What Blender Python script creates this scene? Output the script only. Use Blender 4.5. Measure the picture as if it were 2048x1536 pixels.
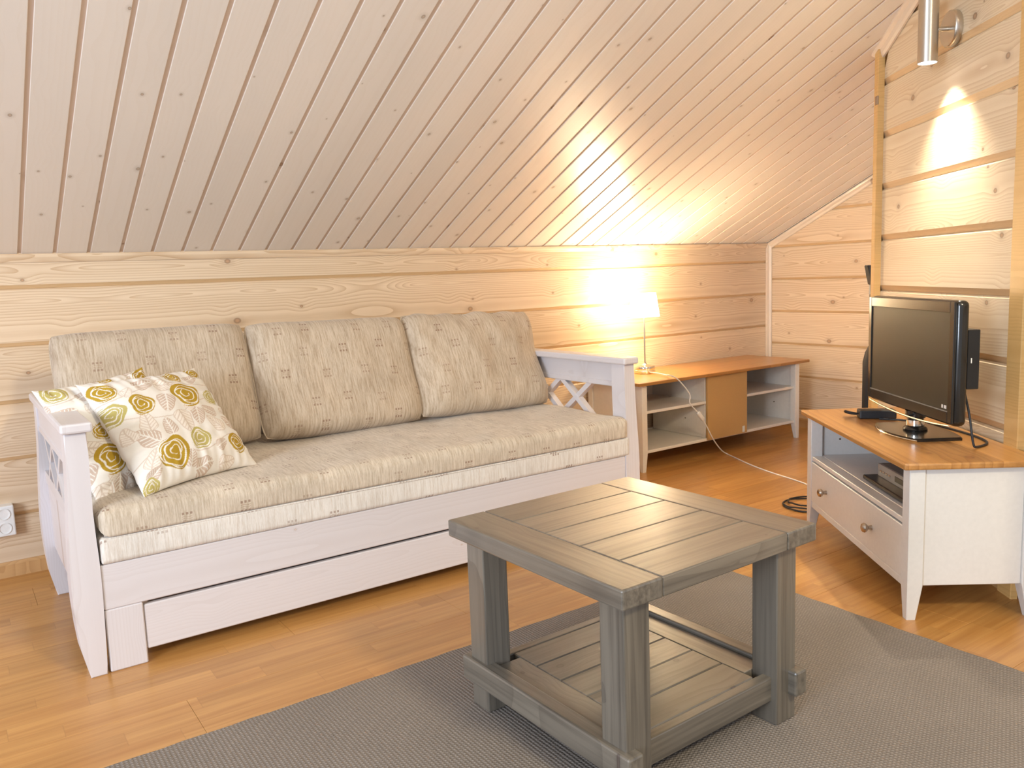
import bpy, bmesh, math, random
import numpy as np
from mathutils import Vector, Matrix, noise as mnoise
random.seed(7)
S = bpy.context.scene
for o in list(bpy.data.objects): bpy.data.objects.remove(o)

# ------------------------------------------------------------------ camera, world, lights, exposure
CAM = Vector((-4.4022, -3.4303, 1.0201)); F_PX = 1639.47
yaw, pit, roll = math.radians(-34.583), math.radians(-7.557), math.radians(-2.1774)
fwd = Vector((-math.sin(yaw)*math.cos(pit), math.cos(yaw)*math.cos(pit), math.sin(pit)))
rt = Vector((math.cos(yaw), math.sin(yaw), 0)); up = rt.cross(fwd)
r2 = rt*math.cos(roll) + up*math.sin(roll); u2 = -rt*math.sin(roll) + up*math.cos(roll)
cam = bpy.data.cameras.new('camera'); co = bpy.data.objects.new('camera', cam); S.collection.objects.link(co)
m = Matrix((r2, u2, -fwd)).transposed().to_4x4(); m.translation = CAM; co.matrix_world = m
cam.sensor_fit = 'HORIZONTAL'; cam.sensor_width = 36; cam.lens = 36*F_PX/2048; cam.clip_start = .02
S.camera = co
w = bpy.data.worlds.new('world'); S.world = w; w.use_nodes = True
bg = w.node_tree.nodes['Background']; bg.inputs[0].default_value = (.88, .92, 1.0, 1); bg.inputs[1].default_value = .66

def area(name, loc, target, size, power, col, sy=None):
    l = bpy.data.lights.new(name, 'AREA'); l.energy = power; l.color = col; l.size = size
    if sy: l.shape = 'RECTANGLE'; l.size_y = sy
    o = bpy.data.objects.new(name, l); S.collection.objects.link(o); o.location = loc
    o.rotation_euler = (Vector(target) - Vector(loc)).to_track_quat('-Z', 'Y').to_euler(); return o
area('window_daylight', (-7.6, -3.4, 1.35), (-3.2, -1.4, .5), 1.3, 130, (.76, .86, 1.0), 1.2)
area('warm_area_light', (-3.2, -4.6, 2.5), (-2.6, -.9, .5), .35, 46, (1.0, .85, .58))  # unseen warm area light, high up behind the camera
TABLE_LAMP_W = 14; SPOT_W = 48
S.view_settings.view_transform = 'Standard'; S.view_settings.look = 'None'
S.view_settings.gamma = 1; S.view_settings.use_curve_mapping = False
S.view_settings.exposure = .30

# ------------------------------------------------------------------ node helper
class E:
    """tiny expression wrapper over shader math nodes"""
    def __init__(s, nt, sock): s.nt, s.s = nt, sock
    def _b(s, op, *o):
        n = s.nt.nodes.new('ShaderNodeMath'); n.operation = op
        for i, x in enumerate((s,) + o):
            if isinstance(x, E): s.nt.links.new(x.s, n.inputs[i])
            else: n.inputs[i].default_value = x
        return E(s.nt, n.outputs[0])
    def __add__(s, o): return s._b('ADD', o)
    __radd__ = __add__
    def __sub__(s, o): return s._b('SUBTRACT', o)
    def __rsub__(s, o): return (s*-1) + o
    def __mul__(s, o): return s._b('MULTIPLY', o)
    __rmul__ = __mul__
    def __truediv__(s, o): return s._b('DIVIDE', o)
    def fract(s): return s._b('FRACT')
    def floor(s): return s._b('FLOOR')
    def abs(s): return s._b('ABSOLUTE')
    def sqrt(s): return s._b('SQRT')
    def sin(s): return s._b('SINE')
    def pow(s, o): return s._b('POWER', o)
    def lt(s, o): return s._b('LESS_THAN', o)
    def gt(s, o): return s._b('GREATER_THAN', o)
    def mx(s, o): return s._b('MAXIMUM', o)
    def sstep(s, a, b):
        n = s.nt.nodes.new('ShaderNodeMapRange'); n.interpolation_type = 'SMOOTHSTEP'
        s.nt.links.new(s.s, n.inputs[0]); n.inputs[1].default_value = a; n.inputs[2].default_value = b
        return E(s.nt, n.outputs[0])

class Mat:
    def __init__(s, name, rough=.5, spec=.5, metal=0, coat=0, coat_rough=.1, color=None):
        s.m = bpy.data.materials.new(name); s.m.use_nodes = True; s.nt = s.m.node_tree
        s.b = s.nt.nodes['Principled BSDF']; i = s.b.inputs
        i['Roughness'].default_value = rough; i['Metallic'].default_value = metal
        i['Specular IOR Level'].default_value = spec; i['Coat Weight'].default_value = coat
        i['Coat Roughness'].default_value = coat_rough
        if color: i['Base Color'].default_value = (*color, 1)
    def new(s, t): return s.nt.nodes.new(t)
    def link(s, a, b): s.nt.links.new(a.s if isinstance(a, E) else a, b)
    def coords(s, seed=True, amp=7.):
        tc = s.new('ShaderNodeTexCoord'); v = tc.outputs['Object']
        if seed:
            oi = s.new('ShaderNodeObjectInfo'); mm = s.new('ShaderNodeVectorMath'); mm.operation = 'MULTIPLY_ADD'
            cx = s.new('ShaderNodeCombineXYZ')
            for k in range(3):
                q = E(s.nt, oi.outputs['Random']) * (3.7 + 5.1*k); q = (q.fract()*amp); s.link(q, cx.inputs[k])
            s.link(v, mm.inputs[0]); mm.inputs[1].default_value = (1, 1, 1); s.link(cx.outputs[0], mm.inputs[2]); v = mm.outputs[0]
            s.rand = E(s.nt, oi.outputs['Random'])
        sp = s.new('ShaderNodeSeparateXYZ'); s.link(v, sp.inputs[0])
        return [E(s.nt, sp.outputs[k]) for k in range(3)]
    def vec(s, x, y, z=0.):
        c = s.new('ShaderNodeCombineXYZ')
        for k, q in enumerate((x, y, z)):
            if isinstance(q, E): s.link(q, c.inputs[k])
            else: c.inputs[k].default_value = q
        return c.outputs[0]
    def noise(s, v, scale=1., detail=2., rough=.5, dim='3D'):
        n = s.new('ShaderNodeTexNoise'); n.noise_dimensions = dim; s.link(v, n.inputs['Vector'])
        n.inputs['Scale'].default_value = scale; n.inputs['Detail'].default_value = detail
        n.inputs['Roughness'].default_value = rough; return E(s.nt, n.outputs[0])
    def mix(s, f, a, b):
        n = s.new('ShaderNodeMix'); n.data_type = 'RGBA'
        if isinstance(f, E): s.link(f, n.inputs[0])
        else: n.inputs[0].default_value = f
        for sk, c in ((n.inputs[6], a), (n.inputs[7], b)):
            if isinstance(c, tuple): sk.default_value = (*c, 1)
            else: s.link(c, sk)
        return n.outputs[2]
    def col(s, c): s.link(c, s.b.inputs['Base Color'])
    def bump(s, h, strength=.3, dist=.002):
        n = s.new('ShaderNodeBump'); n.inputs['Strength'].default_value = strength; n.inputs['Distance'].default_value = dist
        s.link(h, n.inputs['Height']); s.link(n.outputs[0], s.b.inputs['Normal'])

def wood(name, light, dark, along=0, cross=2, ring=.0075, grain=.35, knots=.9, knotc=(.22, .12, .06), kn=(2.6, 9.), vary=.08,
         rough=.45, coat=0, coat_rough=.15, bump=.15, cath=.05, kr=.009, blotch=.0, blc=None, per=.23, streak=0):
    M = Mat(name, rough=rough, coat=coat, coat_rough=coat_rough)
    P = M.coords(); a, c = P[along], P[cross]; d = P[3-along-cross]
    pv = M.vec(a*kn[0], c*kn[1])                       # knots: one random point per stretched cell
    vo = M.new('ShaderNodeTexVoronoi'); vo.voronoi_dimensions = '2D'; M.link(pv, vo.inputs['Vector']); vo.inputs['Scale'].default_value = 1
    sp = M.new('ShaderNodeSeparateXYZ'); M.link(vo.outputs['Position'], sp.inputs[0])
    da = (a*kn[0] - E(M.nt, sp.outputs[0]))/kn[0]; dc = (c*kn[1] - E(M.nt, sp.outputs[1]))/kn[1]
    sc = M.new('ShaderNodeSeparateColor'); M.link(vo.outputs['Color'], sc.inputs[0]); rnd = E(M.nt, sc.outputs[0]); rnd2 = E(M.nt, sc.outputs[1])
    dist = ((da*da)*.6 + dc*dc).sqrt()
    n1 = M.noise(M.vec(a*.9, c*5, d*5), 1, 2); n2 = M.noise(M.vec(a*1.6, c*1.5, 3.1), 1, 1)
    v = (c + n1*.03) + dist.sstep(.06, 0.)*.016
    wv = (n2 - .5)*cath*2
    sv = (v*(math.pi/per)).sin()*(per/math.pi); R = (sv*sv + wv*wv).sqrt()
    band = (R/ring).fract().pow(2.2)
    fine = M.noise(M.vec(a*6, c*260, d*260), 1, 2)
    big = M.noise(M.vec(a*.7, c*4, d*2), 1, 2)
    g = (band*.75 + fine*.35)*grain
    st_ = M.noise(M.vec(a*.6, c*22, d*22), 1, 2)
    g = g + (st_ - .5)*grain*.45
    colr = M.mix(g.mx(0.), light, dark)
    if vary:
        hs = M.new('ShaderNodeHueSaturation'); M.link((M.rand*17.3).fract()*(2*vary) + (1-vary) + (big-.5)*.12, hs.inputs['Value'])
        M.link(colr, hs.inputs['Color']); colr = hs.outputs[0]
    if streak:
        k1 = M.noise(M.vec(a*2.2, c*75, d*75), 1, 3, .6); k2 = M.noise(M.vec(a*1.1, c*7, d*7), 1, 2)
        colr = M.mix(((k1*.7 + k2*.5).sstep(.5, .85))*streak, colr, tuple(k*.45 for k in dark))
    if blotch: colr = M.mix(M.noise(M.vec(a*3, c*9, 1.), 1, 3).sstep(.5, .75)*blotch, colr, blc)
    rad = (rnd2*1.1 + .25)*kr
    kmask = (dist/rad).sstep(1.25, .75)*(rnd.lt(knots))
    kc = M.mix((dist/rad).sstep(.9, .3), knotc, tuple(min(1, k*2.1) for k in knotc))
    colr = M.mix(kmask*.75, colr, kc)
    halo = (dist/rad).sstep(3.2, 1.)*rnd.lt(knots)
    colr = M.mix(halo*.18, colr, knotc)
    M.col(colr)
    if bump: M.bump(g, bump, .0015)
    return M.m

def plain(name, c, rough=.5, metal=0, coat=0, coat_rough=.05, spec=.5, bump=0, bs=80):
    M = Mat(name, rough=rough, metal=metal, coat=coat, coat_rough=coat_rough, spec=spec, color=c)
    P = M.coords(seed=False); n = M.noise(M.vec(*P), bs, 3)
    M.link(M.mix(n, tuple(k*.94 for k in c), tuple(min(1, k*1.05) for k in c)), M.b.inputs['Base Color'])
    if bump: M.bump(n, bump, .001)
    return M.m

LOG_L, LOG_D = (.81, .645, .46), (.52, .335, .18)
M_LOG = wood('pine_log', LOG_L, LOG_D, 0, 2, ring=.0085, grain=.8, kn=(1.9, 8.5), knots=.7, knotc=(.26, .14, .07), vary=.06, cath=.07, coat=.25, coat_rough=.28, rough=.45)
M_LOGB = wood('bare_pine_joint', (.68, .47, .26), (.55, .34, .16), 0, 2, grain=.4, knots=.1, vary=.05)
M_LOGP = wood('pine_log_light', (.82, .69, .50), (.58, .40, .22), 0, 2, ring=.007, grain=.75, cath=.07, kn=(1.9, 8.5), knots=.6, vary=.05, coat=.12, coat_rough=.35, rough=.5)
M_CEIL = wood('ceiling_board_wood', (.88, .83, .77), (.80, .72, .63), 1, 0, ring=.012, grain=.25, kn=(3.2, 11), knots=.6, kr=.005, knotc=(.28, .21, .15), vary=.03, coat=1., coat_rough=.32, rough=.42, bump=.1)
M_TONGUE = wood('ceiling_groove_wood', (.72, .58, .48), (.63, .49, .39), 1, 0, grain=.4, vary=.05, rough=.5, coat=.3, coat_rough=.3)
M_TRIM = wood('whitewashed_trim', (.80, .67, .53), (.66, .5, .34), 0, 2, grain=.35, knots=.25, vary=.04, rough=.4, coat=.3)
M_TRIMY = wood('varnished_trim', (.74, .47, .18), (.55, .30, .09), 2, 0, grain=.5, knots=.15, vary=.03, rough=.35, coat=.4)
M_TRIMZ = wood('whitewashed_trim_upright', (.76, .60, .44), (.6, .44, .28), 2, 0, grain=.4, knots=.2, vary=.03, rough=.4, coat=.3)
M_BASE = wood('baseboard_oak', (.60, .35, .15), (.42, .22, .08), 0, 2, grain=.6, knots=0, rough=.4)
M_SOFA = {k: wood('whitewashed_pine_'+'xyz'[k], (.71, .675, .69), (.58, .52, .51), k, (2, 0, 0)[k], grain=.35, kn=(2.2, 7), knots=.55, kr=.008, knotc=(.42, .33, .28), vary=.03, rough=.42, coat=.15, coat_rough=.3) for k in (0, 1, 2)}
M_TBL = {k: wood('grey_stained_wood_'+'xyz'[k], (.205, .178, .14), (.075, .063, .05), k, (1, 0, 0)[k], ring=.010, grain=.5, kn=(3.2, 8), knots=.55, kr=.006, knotc=(.05, .035, .03), vary=.12, rough=.36, coat=.8, coat_rough=.3, bump=.35, per=.10, streak=.75, blotch=.75, blc=(.12, .105, .085)) for k in (0, 1, 2)}
M_TOPW = wood('honey_pine_top', (.55, .27, .075), (.30, .115, .025), 0, 1, ring=.02, grain=.75, streak=.3, knots=.4, kn=(2.5, 6), knotc=(.2, .07, .02), vary=.04, rough=.3, coat=.3, coat_rough=.25)
M_WHITE = plain('white_lacquered_wood', (.71, .695, .67), rough=.38, coat=.1)
M_CREAM = plain('cream_lacquered_wood', (.82, .76, .67), rough=.38, coat=.1)
M_FIBRE = plain('tan_fibreboard', (.56, .34, .13), rough=.7, bs=300)
M_BLACK = plain('black_plastic', (.012, .012, .013), rough=.3)
M_GLOSS = plain('black_gloss_plastic', (.012, .010, .008), rough=.22, coat=.3, coat_rough=.1)
M_RUBB = plain('black_rubber', (.016, .018, .022), rough=.5)
M_SCREEN = Mat('television_screen', rough=.42, spec=.45, color=(.035, .031, .020)).m
M_STEEL = plain('brushed_steel', (.62, .57, .50), rough=.28, metal=1, bs=200)
M_CHROME = plain('chrome', (.80, .76, .68), rough=.1, metal=1)
M_NICKEL = plain('nickel_knob', (.50, .42, .34), rough=.25, metal=1)
M_SILV = plain('silver_plastic', (.30, .30, .30), rough=.35, metal=.4)
M_CABW = plain('white_cable_sheath', (.85, .82, .76), rough=.35)
M_PLAST = plain('white_socket_plastic', (.86, .86, .84), rough=.3)
M_DARK = plain('dark_void', (.02, .018, .016), rough=.8)
M_LABEL = plain('pale_sticker', (.75, .75, .7), rough=.5)

# laminate floor: three printed strips per board, strip lengths staggered
def floor_mat():
    M = Mat('beech_laminate', rough=.33, coat=.25, coat_rough=.2)
    P = M.coords(seed=False); x, y = P[0], P[1]
    row = (y/.065).floor()
    off = (row*.618).fract()*1.7; xs = (x + off)/.47; cell = xs.floor()
    wn = M.new('ShaderNodeTexWhiteNoise'); M.link(M.vec(row, cell), wn.inputs['Vector']); r = E(M.nt, wn.outputs['Value'])
    g = M.noise(M.vec(x*3 + r*20, y*60, r*9), 1, 4, .6); g2 = M.noise(M.vec(x*1.2 + r*31, y*14, r*5), 1, 2)
    c = M.mix((g*.7 + g2*.5).sstep(.35, .85), (.60, .315, .095), (.44, .20, .05))
    hs = M.new('ShaderNodeHueSaturation'); M.link(r*.15 + .92, hs.inputs['Value']); M.link(c, hs.inputs['Color'])
    e = ((y/.065).fract() - .5).abs().gt(.485).mx((xs.fract() - .5).abs().gt(.4975))
    M.col(M.mix(e*.22, hs.outputs[0], (.25, .11, .03))); M.bump(g, .05, .001); return M.m
M_FLOOR = floor_mat()

def rug_mat():
    M = Mat('grey_woven_rug', rough=.95, spec=.15)
    P = M.coords(seed=False); x, y = P[0], P[1]
    a = ((x*math.pi/.0045).sin()*.5 + .5)*((y*math.pi/.004 + ((x/.0045).floor()*.5)*math.pi).sin()*.5 + .5)
    n = M.noise(M.vec(x, y), 4, 3); f = M.noise(M.vec(x*220, y*220), 1, 2)
    h = a*.7 + f*.5
    c = M.mix(h.sstep(.1, .9), (.21, .18, .155), (.34, .30, .265))
    hs = M.new('ShaderNodeHueSaturation'); M.link(n*.3 + .85, hs.inputs['Value']); M.link(c, hs.inputs['Color'])
    M.col(hs.outputs[0]); M.bump(h, .8, .004); return M.m
M_RUG = rug_mat()

def fabric(name, mode, light=(.60, .50, .385), dark=(.39, .295, .20), streak=1.):
    """beige chenille with small woven motifs; mode 'xz' for upright cushions, 'wrap' for mattresses"""
    M = Mat(name, rough=.95, spec=.2); M.b.inputs['Sheen Weight'].default_value = .25
    P = M.coords(seed=True, amp=3.)
    a = P[0]; b = P[2] if mode == 'xz' else (P[1] + P[2])
    n = M.noise(M.vec(a*170, b*14), 1, 3, .6); n2 = M.noise(M.vec(a*9, b*5), 1, 2); n3 = M.noise(M.vec(a*420, b*90), 1, 2)
    f = (n*.85 + n3*.25)
    c = M.mix(f.sstep(.38, .78), light, dark)
    hs = M.new('ShaderNodeHueSaturation'); M.link(n2*.3 + .85, hs.inputs['Value']); M.link(c, hs.inputs['Color']); c = hs.outputs[0]
    rowf = b/.095; row = rowf.floor(); af = a/.15 + row*.5; cell = af.floor()
    wn = M.new('ShaderNodeTexWhiteNoise'); M.link(M.vec(row, cell), wn.inputs['Vector'])
    sc = M.new('ShaderNodeSeparateColor'); M.link(wn.outputs['Color'], sc.inputs[0])
    lx = (af.fract() - .5)*.15 + (E(M.nt, sc.outputs[0]) - .5)*.06; ly = (rowf.fract() - .5)*.095 + (E(M.nt, sc.outputs[1]) - .5)*.03
    inx = lx.abs().lt(.0165)
    dots = inx*((lx/.011 + .5).fract() - .5).abs().lt(.29)*(ly.abs() - .0125).abs().lt(.0034)
    wave = lx.abs().lt(.015)*((ly + (lx*260).sin()*.0015)/.006 + .5).fract().lt(.3)*ly.abs().lt(.0075)
    c = M.mix((dots*.75).mx(wave*.4)*(E(M.nt, sc.outputs[2])*.5 + .5), c, (.24, .13, .085))
    M.col(c); M.bump(f + n3*.3, .5, .002); return M.m
M_FAB = fabric('beige_chenille_upright', 'xz'); M_FABW = fabric('beige_chenille_mattress', 'wrap', (.67, .585, .475), (.46, .375, .275))
M_FABL = fabric('cream_chenille_mattress', 'wrap', (.79, .76, .71), (.63, .57, .50))

def flower_mat():
    M = Mat('printed_cotton', rough=.85, spec=.25)
    at = M.new('ShaderNodeVertexColor'); at.layer_name = 'print'; M.link(at.outputs[0], M.b.inputs['Base Color'])
    P = M.coords(seed=False); M.bump(M.noise(M.vec(*P), 500, 2), .25, .001); return M.m
M_PRINT = flower_mat()

# ------------------------------------------------------------------ object helpers
def tag(o, label=None, cat=None, group=None, kind=None):
    if label: o['label'] = label
    if cat: o['category'] = cat
    if group: o['group'] = group
    if kind: o['kind'] = kind
    return o
def empty(name, loc=(0, 0, 0), rz=0, **k):
    o = bpy.data.objects.new(name, None); S.collection.objects.link(o); o.location = loc; o.rotation_euler = (0, 0, rz); o.empty_display_size = .1
    return tag(o, **k)
def mesh(name, bm, mat, parent=None, smooth=False, **k):
    me = bpy.data.meshes.new(name)
    bmesh.ops.recalc_face_normals(bm, faces=bm.faces); bm.to_mesh(me); bm.free()
    for x in (mat if isinstance(mat, list) else [mat]): me.materials.append(x)
    if smooth:
        me.shade_smooth()
        if smooth != 'all': me.set_sharp_from_angle(angle=math.radians(40))
    o = bpy.data.objects.new(name, me); S.collection.objects.link(o); o.parent = parent
    return tag(o, **k)
def box(bm, x0, x1, y0, y1, z0, z1, bev=0, seg=1, rot=None, piv=None):
    r = bmesh.ops.create_cube(bm, size=1); vs = r['verts']
    for v in vs: v.co = Vector(((x0+x1)/2 + v.co.x*(x1-x0), (y0+y1)/2 + v.co.y*(y1-y0), (z0+z1)/2 + v.co.z*(z1-z0)))
    if bev:
        es = list({e for v in vs for e in v.link_edges})
        r = bmesh.ops.bevel(bm, geom=es, offset=bev, segments=seg, affect='EDGES', profile=.5); vs = list(set(vs) & set(bm.verts) | set(r['verts']))
    if rot is not None:
        p = Vector(piv) if piv else Vector(((x0+x1)/2, (y0+y1)/2, (z0+z1)/2))
        bmesh.ops.rotate(bm, verts=vs, cent=p, matrix=rot)
    return vs
def B(name, mat, parent, *a, bev=.002, seg=1, rot=None, piv=None, **k):
    bm = bmesh.new(); box(bm, *a, bev=bev, seg=seg, rot=rot, piv=piv); return mesh(name, bm, mat, parent, **k)
def prism(bm, pts, axis, a0, a1):
    """extrude a closed 2D outline along an axis; pts are the two remaining coordinates in order"""
    def mk(p, t):
        q = list(p); q.insert(axis, t); return bm.verts.new(q)
    A = [mk(p, a0) for p in pts]; Bv = [mk(p, a1) for p in pts]; n = len(pts)
    bm.faces.new(A); bm.faces.new(Bv[::-1])
    return [bm.faces.new((A[i], A[(i+1) % n], Bv[(i+1) % n], Bv[i])) for i in range(n)]
def lathe(bm, prof, seg=32, c=(0, 0, 0), close=False):
    rings = []
    for r, z in prof:
        rings.append([bm.verts.new((c[0]+r*math.cos(2*math.pi*i/seg), c[1]+r*math.sin(2*math.pi*i/seg), c[2]+z)) for i in range(seg)] if r > 1e-6 else [bm.verts.new((c[0], c[1], c[2]+z))])
    for a, b in zip(rings, rings[1:]):
        for i in range(seg):
            j = (i+1) % seg
            if len(a) == 1 and len(b) == 1: continue
            if len(a) == 1: bm.faces.new((a[0], b[i], b[j]))
            elif len(b) == 1: bm.faces.new((a[i], a[j], b[0]))
            else: bm.faces.new((a[i], a[j], b[j], b[i]))
def smooth_path(pts, n=8):
    P = [Vector(p) for p in pts]; P = [P[0]*2-P[1]] + P + [P[-1]*2-P[-2]]; out = []
    for i in range(1, len(P)-2):
        for k in range(n):
            t = k/n; a, b, c, d = P[i-1:i+3]
            out.append(.5*((2*b) + (c-a)*t + (2*a-5*b+4*c-d)*t*t + (3*b-a-3*c+d)*t**3))
    out.append(P[-2]); return out
def tube(bm, pts, r, seg=8, n=8, closed=False):
    P = smooth_path(pts, n) if n > 1 else [Vector(p) for p in pts]; prev = None; N = None
    first = None
    for i, p in enumerate(P):
        t = (P[min(i+1, len(P)-1)] - P[max(i-1, 0)]).normalized()
        if N is None: N = t.cross(Vector((0, 0, 1))); N = N.normalized() if N.length > .1 else Vector((1, 0, 0))
        N = (N - t*N.dot(t)).normalized(); Bn = t.cross(N)
        ring = [bm.verts.new(p + (N*math.cos(2*math.pi*k/seg) + Bn*math.sin(2*math.pi*k/seg))*r) for k in range(seg)]
        if prev:
            for k in range(seg): bm.faces.new((prev[k], prev[(k+1) % seg], ring[(k+1) % seg], ring[k]))
        else: bm.faces.new(ring[::-1])
        prev = ring
    bm.faces.new(prev)

# ------------------------------------------------------------------ the setting
L = .20473; H = 1.160; SL = math.radians(25.559); TS = math.tan(SL)
XL = -6.0                                   # how far the room goes on to the left of the frame
WD = Vector((-.60182, -.79864, 0)); WN = Vector((-.79864, .60182, 0)); WC = Vector((-1.1929, -1.4812, 0))   # slanting partition
ceil_z = lambda y: H - y*TS

fl = mesh('floor', (lambda bm: (box(bm, XL, .12, -4.3, .12, -.06, -.012), bm)[1])(bmesh.new()), M_FLOOR, kind='structure')
BW, BL_ = .195, 1.29
bm_full = None; rowi = 0; y = 0.0
while y > -4.25:
    x = XL + ((rowi*.47) % 1.29) - 1.29
    while x < .1:
        x0, x1 = max(x, XL), min(x + BL_, .1)
        if x1 - x0 > .02:
            bm = bmesh.new(); box(bm, x0+.0003, x1-.0003, y-BW+.0003, y-.0003, -.012, 0, bev=.0006); mesh('floor_board', bm, M_FLOOR, fl)
        x += BL_
    y -= BW; rowi += 1

def log_mesh(length, z0=0., z1=L, cut=None):
    """log face at local y=0 facing -y; recessed joint on both long edges; cut = slope for a raking upper end at local x=0"""
    bm = bmesh.new()
    pts = [(0, z0+.014), (0, z1-.005), (.006, z1-.0002), (.09, z1-.0002), (.09, z0+.0002), (.008, z0+.0002)]
    fs = prism(bm, pts, 0, 0, length)
    fs[5].material_index = 1
    if cut:                                  # slide the x=0 end back so the log dies under the sloping ceiling
        for v in bm.verts:
            if v.co.x < 1e-6: v.co.x = min(length, max(0, (v.co.z + cut[0])/cut[1]))
    return bm
wb = B('wall_back', M_LOG, None, XL, .1, .085, .15, -.02, 1.25, bev=0, kind='structure')
for k in range(7):
    z = .014 + (k-1)*L + .0
    z0, z1 = (max(0, -z), L) if z < 0 else (0, min(L, 1.22 - z))
    if z + L <= 0.005: continue
    cuts = [XL, .0]
    for a, b in zip(cuts, cuts[1:]):
        o = mesh('log', log_mesh(b-a-.0006, z0, z1), [M_LOG, M_LOGB], wb); o.location = (a+.0003, 0, z)
# gable wall (right, x = 0)
wg = B('wall_right', M_LOG, None, .085, .15, -4.3, .1, -.02, 3.1, bev=0, kind='structure')
for k in range(16):
    z = 1.1317 + (k-6)*L
    if z + L <= .005: continue
    z0 = max(0, -z)
    ys = max(0, (z + z0 - H)/TS)            # distance from the back wall where the ceiling clears the log's lower edge
    ln = 4.25 - 0
    if ys > ln - .1: continue
    bm = log_mesh(ln, z0, L, cut=(z - H, TS) if z + L > H else None)
    o = mesh('log', bm, [M_LOG, M_LOGB], wg); o.rotation_euler = (0, 0, -math.pi/2); o.location = (0, 0, z)
# slanting partition
ang = math.atan2(WD.y, WD.x); PL = 1.75
bm = bmesh.new(); box(bm, .02, PL, .088, .10, 0, 1.85)
wp = mesh('wall_partition', bm, M_LOGP, None, kind='structure'); wp.location = WC; wp.rotation_euler = (0, 0, ang)
c0 = H + 1.4812*TS; cs = .79864*TS           # ceiling height along the partition: c0 + cs*t
for k in range(14):
    z = .6958 + (k-4)*L
    if z + L <= .005: continue
    z0 = max(0, -z)
    if z + z0 > c0 + cs*PL - .05: continue
    bm = bmesh.new()
    pts = [(0, z0+.022), (0, L-.007), (.009, L-.0002), (.09, L-.0002), (.09, z0+.0002), (.012, z0+.0002)]
    fs = prism(bm, pts, 0, 0.004, PL); fs[5].material_index = 1
    for v in bm.verts:
        if v.co.x < .01: v.co.x = min(PL-.02, max(.004, (v.co.z + z - c0 - .01)/cs))
    mesh('log', bm, [M_LOGP, M_LOGB], wp).location = (0, 0, z)
# sloping ceiling: each board its own piece, tongue showing as a shallow recessed strip
ce = empty('ceiling', (0, 0, 0), kind='structure')
bm = bmesh.new(); yy = -4.6
prism(bm, [(0.12, ceil_z(.12)+.055), (yy, ceil_z(yy)+.055), (yy, ceil_z(yy)+.08), (.12, ceil_z(.12)+.08)], 0, XL, .12)
bpy.data.objects.remove(ce)
ce = mesh('ceiling', bm, M_CEIL, None, kind='structure')
PW = .111153; LEN = 4.9
bm = bmesh.new(); tg = .0125
# cross-section (x across, z depth, face down at z=0)
sec = [(tg, 0.0015), (tg+.0015, 0), (PW-.0015, 0), (PW, .0015), (PW, .014), (0, .014), (0, .0045), (tg, .0045)]
fs = prism(bm, [(p[0], p[1]) for p in sec], 1, -LEN, 0)
for f in fs:
    f.material_index = 0
for f in bm.faces:
    f.normal_update()
me = None
bmesh.ops.recalc_face_normals(bm, faces=bm.faces)
for f in fs:
    if max(v.co.x for v in f.verts) <= tg+.0001 and f.calc_center_median().z <= .0046: f.material_index = 1
xg = -.1473 + PW
first = None
n = 0
while True:
    x0 = xg - n*PW - tg/2
    if x0 < XL: break
    if first is None:
        first = mesh('ceiling_board', bm, [M_CEIL, M_TONGUE], ce); o = first
    else:
        o = first.copy(); S.collection.objects.link(o)
    o.location = (x0, .02, H - .02*TS); o.rotation_euler = (-SL, 0, 0)
    n += 1
for x0 in (xg - tg/2 + PW,):
    o = first.copy(); S.collection.objects.link(o); o.location = (x0, .02, H-.02*TS)

def bar(name, p0, p1, side, depth, mat, sec=None, w=.03, t=.015, parent=None, **k):
    """moulding from p0 to p1; `side` = direction of its width, `depth` = direction it stands proud"""
    p0, p1, side, depth = map(Vector, (p0, p1, side, depth)); ax = (p1-p0).normalized(); ln = (p1-p0).length
    bm = bmesh.new(); s = sec or [(0, 0), (w, 0), (w, t*.7), (w-.006, t), (.006, t), (0, t*.7)]
    prism(bm, s, 0, 0, ln); o = mesh(name, bm, mat, parent, **k)
    mm = Matrix((ax, side.normalized(), depth.normalized())).transposed().to_4x4(); mm.translation = p0
    if parent: o.matrix_parent_inverse = parent.matrix_world.inverted()
    o.matrix_world = mm; return o
COVE = [(0, 0), (.036, 0), (.036, .006), (.030, .010), (.022, .012), (.012, .020), (.006, .022), (0, .022)]
bar('trim_1', (XL, 0, H+.001), (-.002, 0, H+.001), (0, 0, -1), (0, -1, 0), M_LOG, [(0, 0), (.030, 0), (.030, .006), (.012, .014), (.004, .015), (0, .012)], kind='structure')
bar('trim_2', (-.001, -.001, .0), (-.001, -.001, H-.005), (0, -1, 0), (-1, 0, 0), M_TRIM, [(0, 0), (.030, 0), (.030, .008), (.018, .014), (.014, .026), (0, .026)], kind='structure')
bar('trim_3', (-.001, -.002, H-.004), (-.001, -4.2, ceil_z(-4.2)-.004), (0, -math.sin(SL), -math.cos(SL)), (-1, 0, 0), M_TRIM, COVE, kind='structure')
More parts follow.
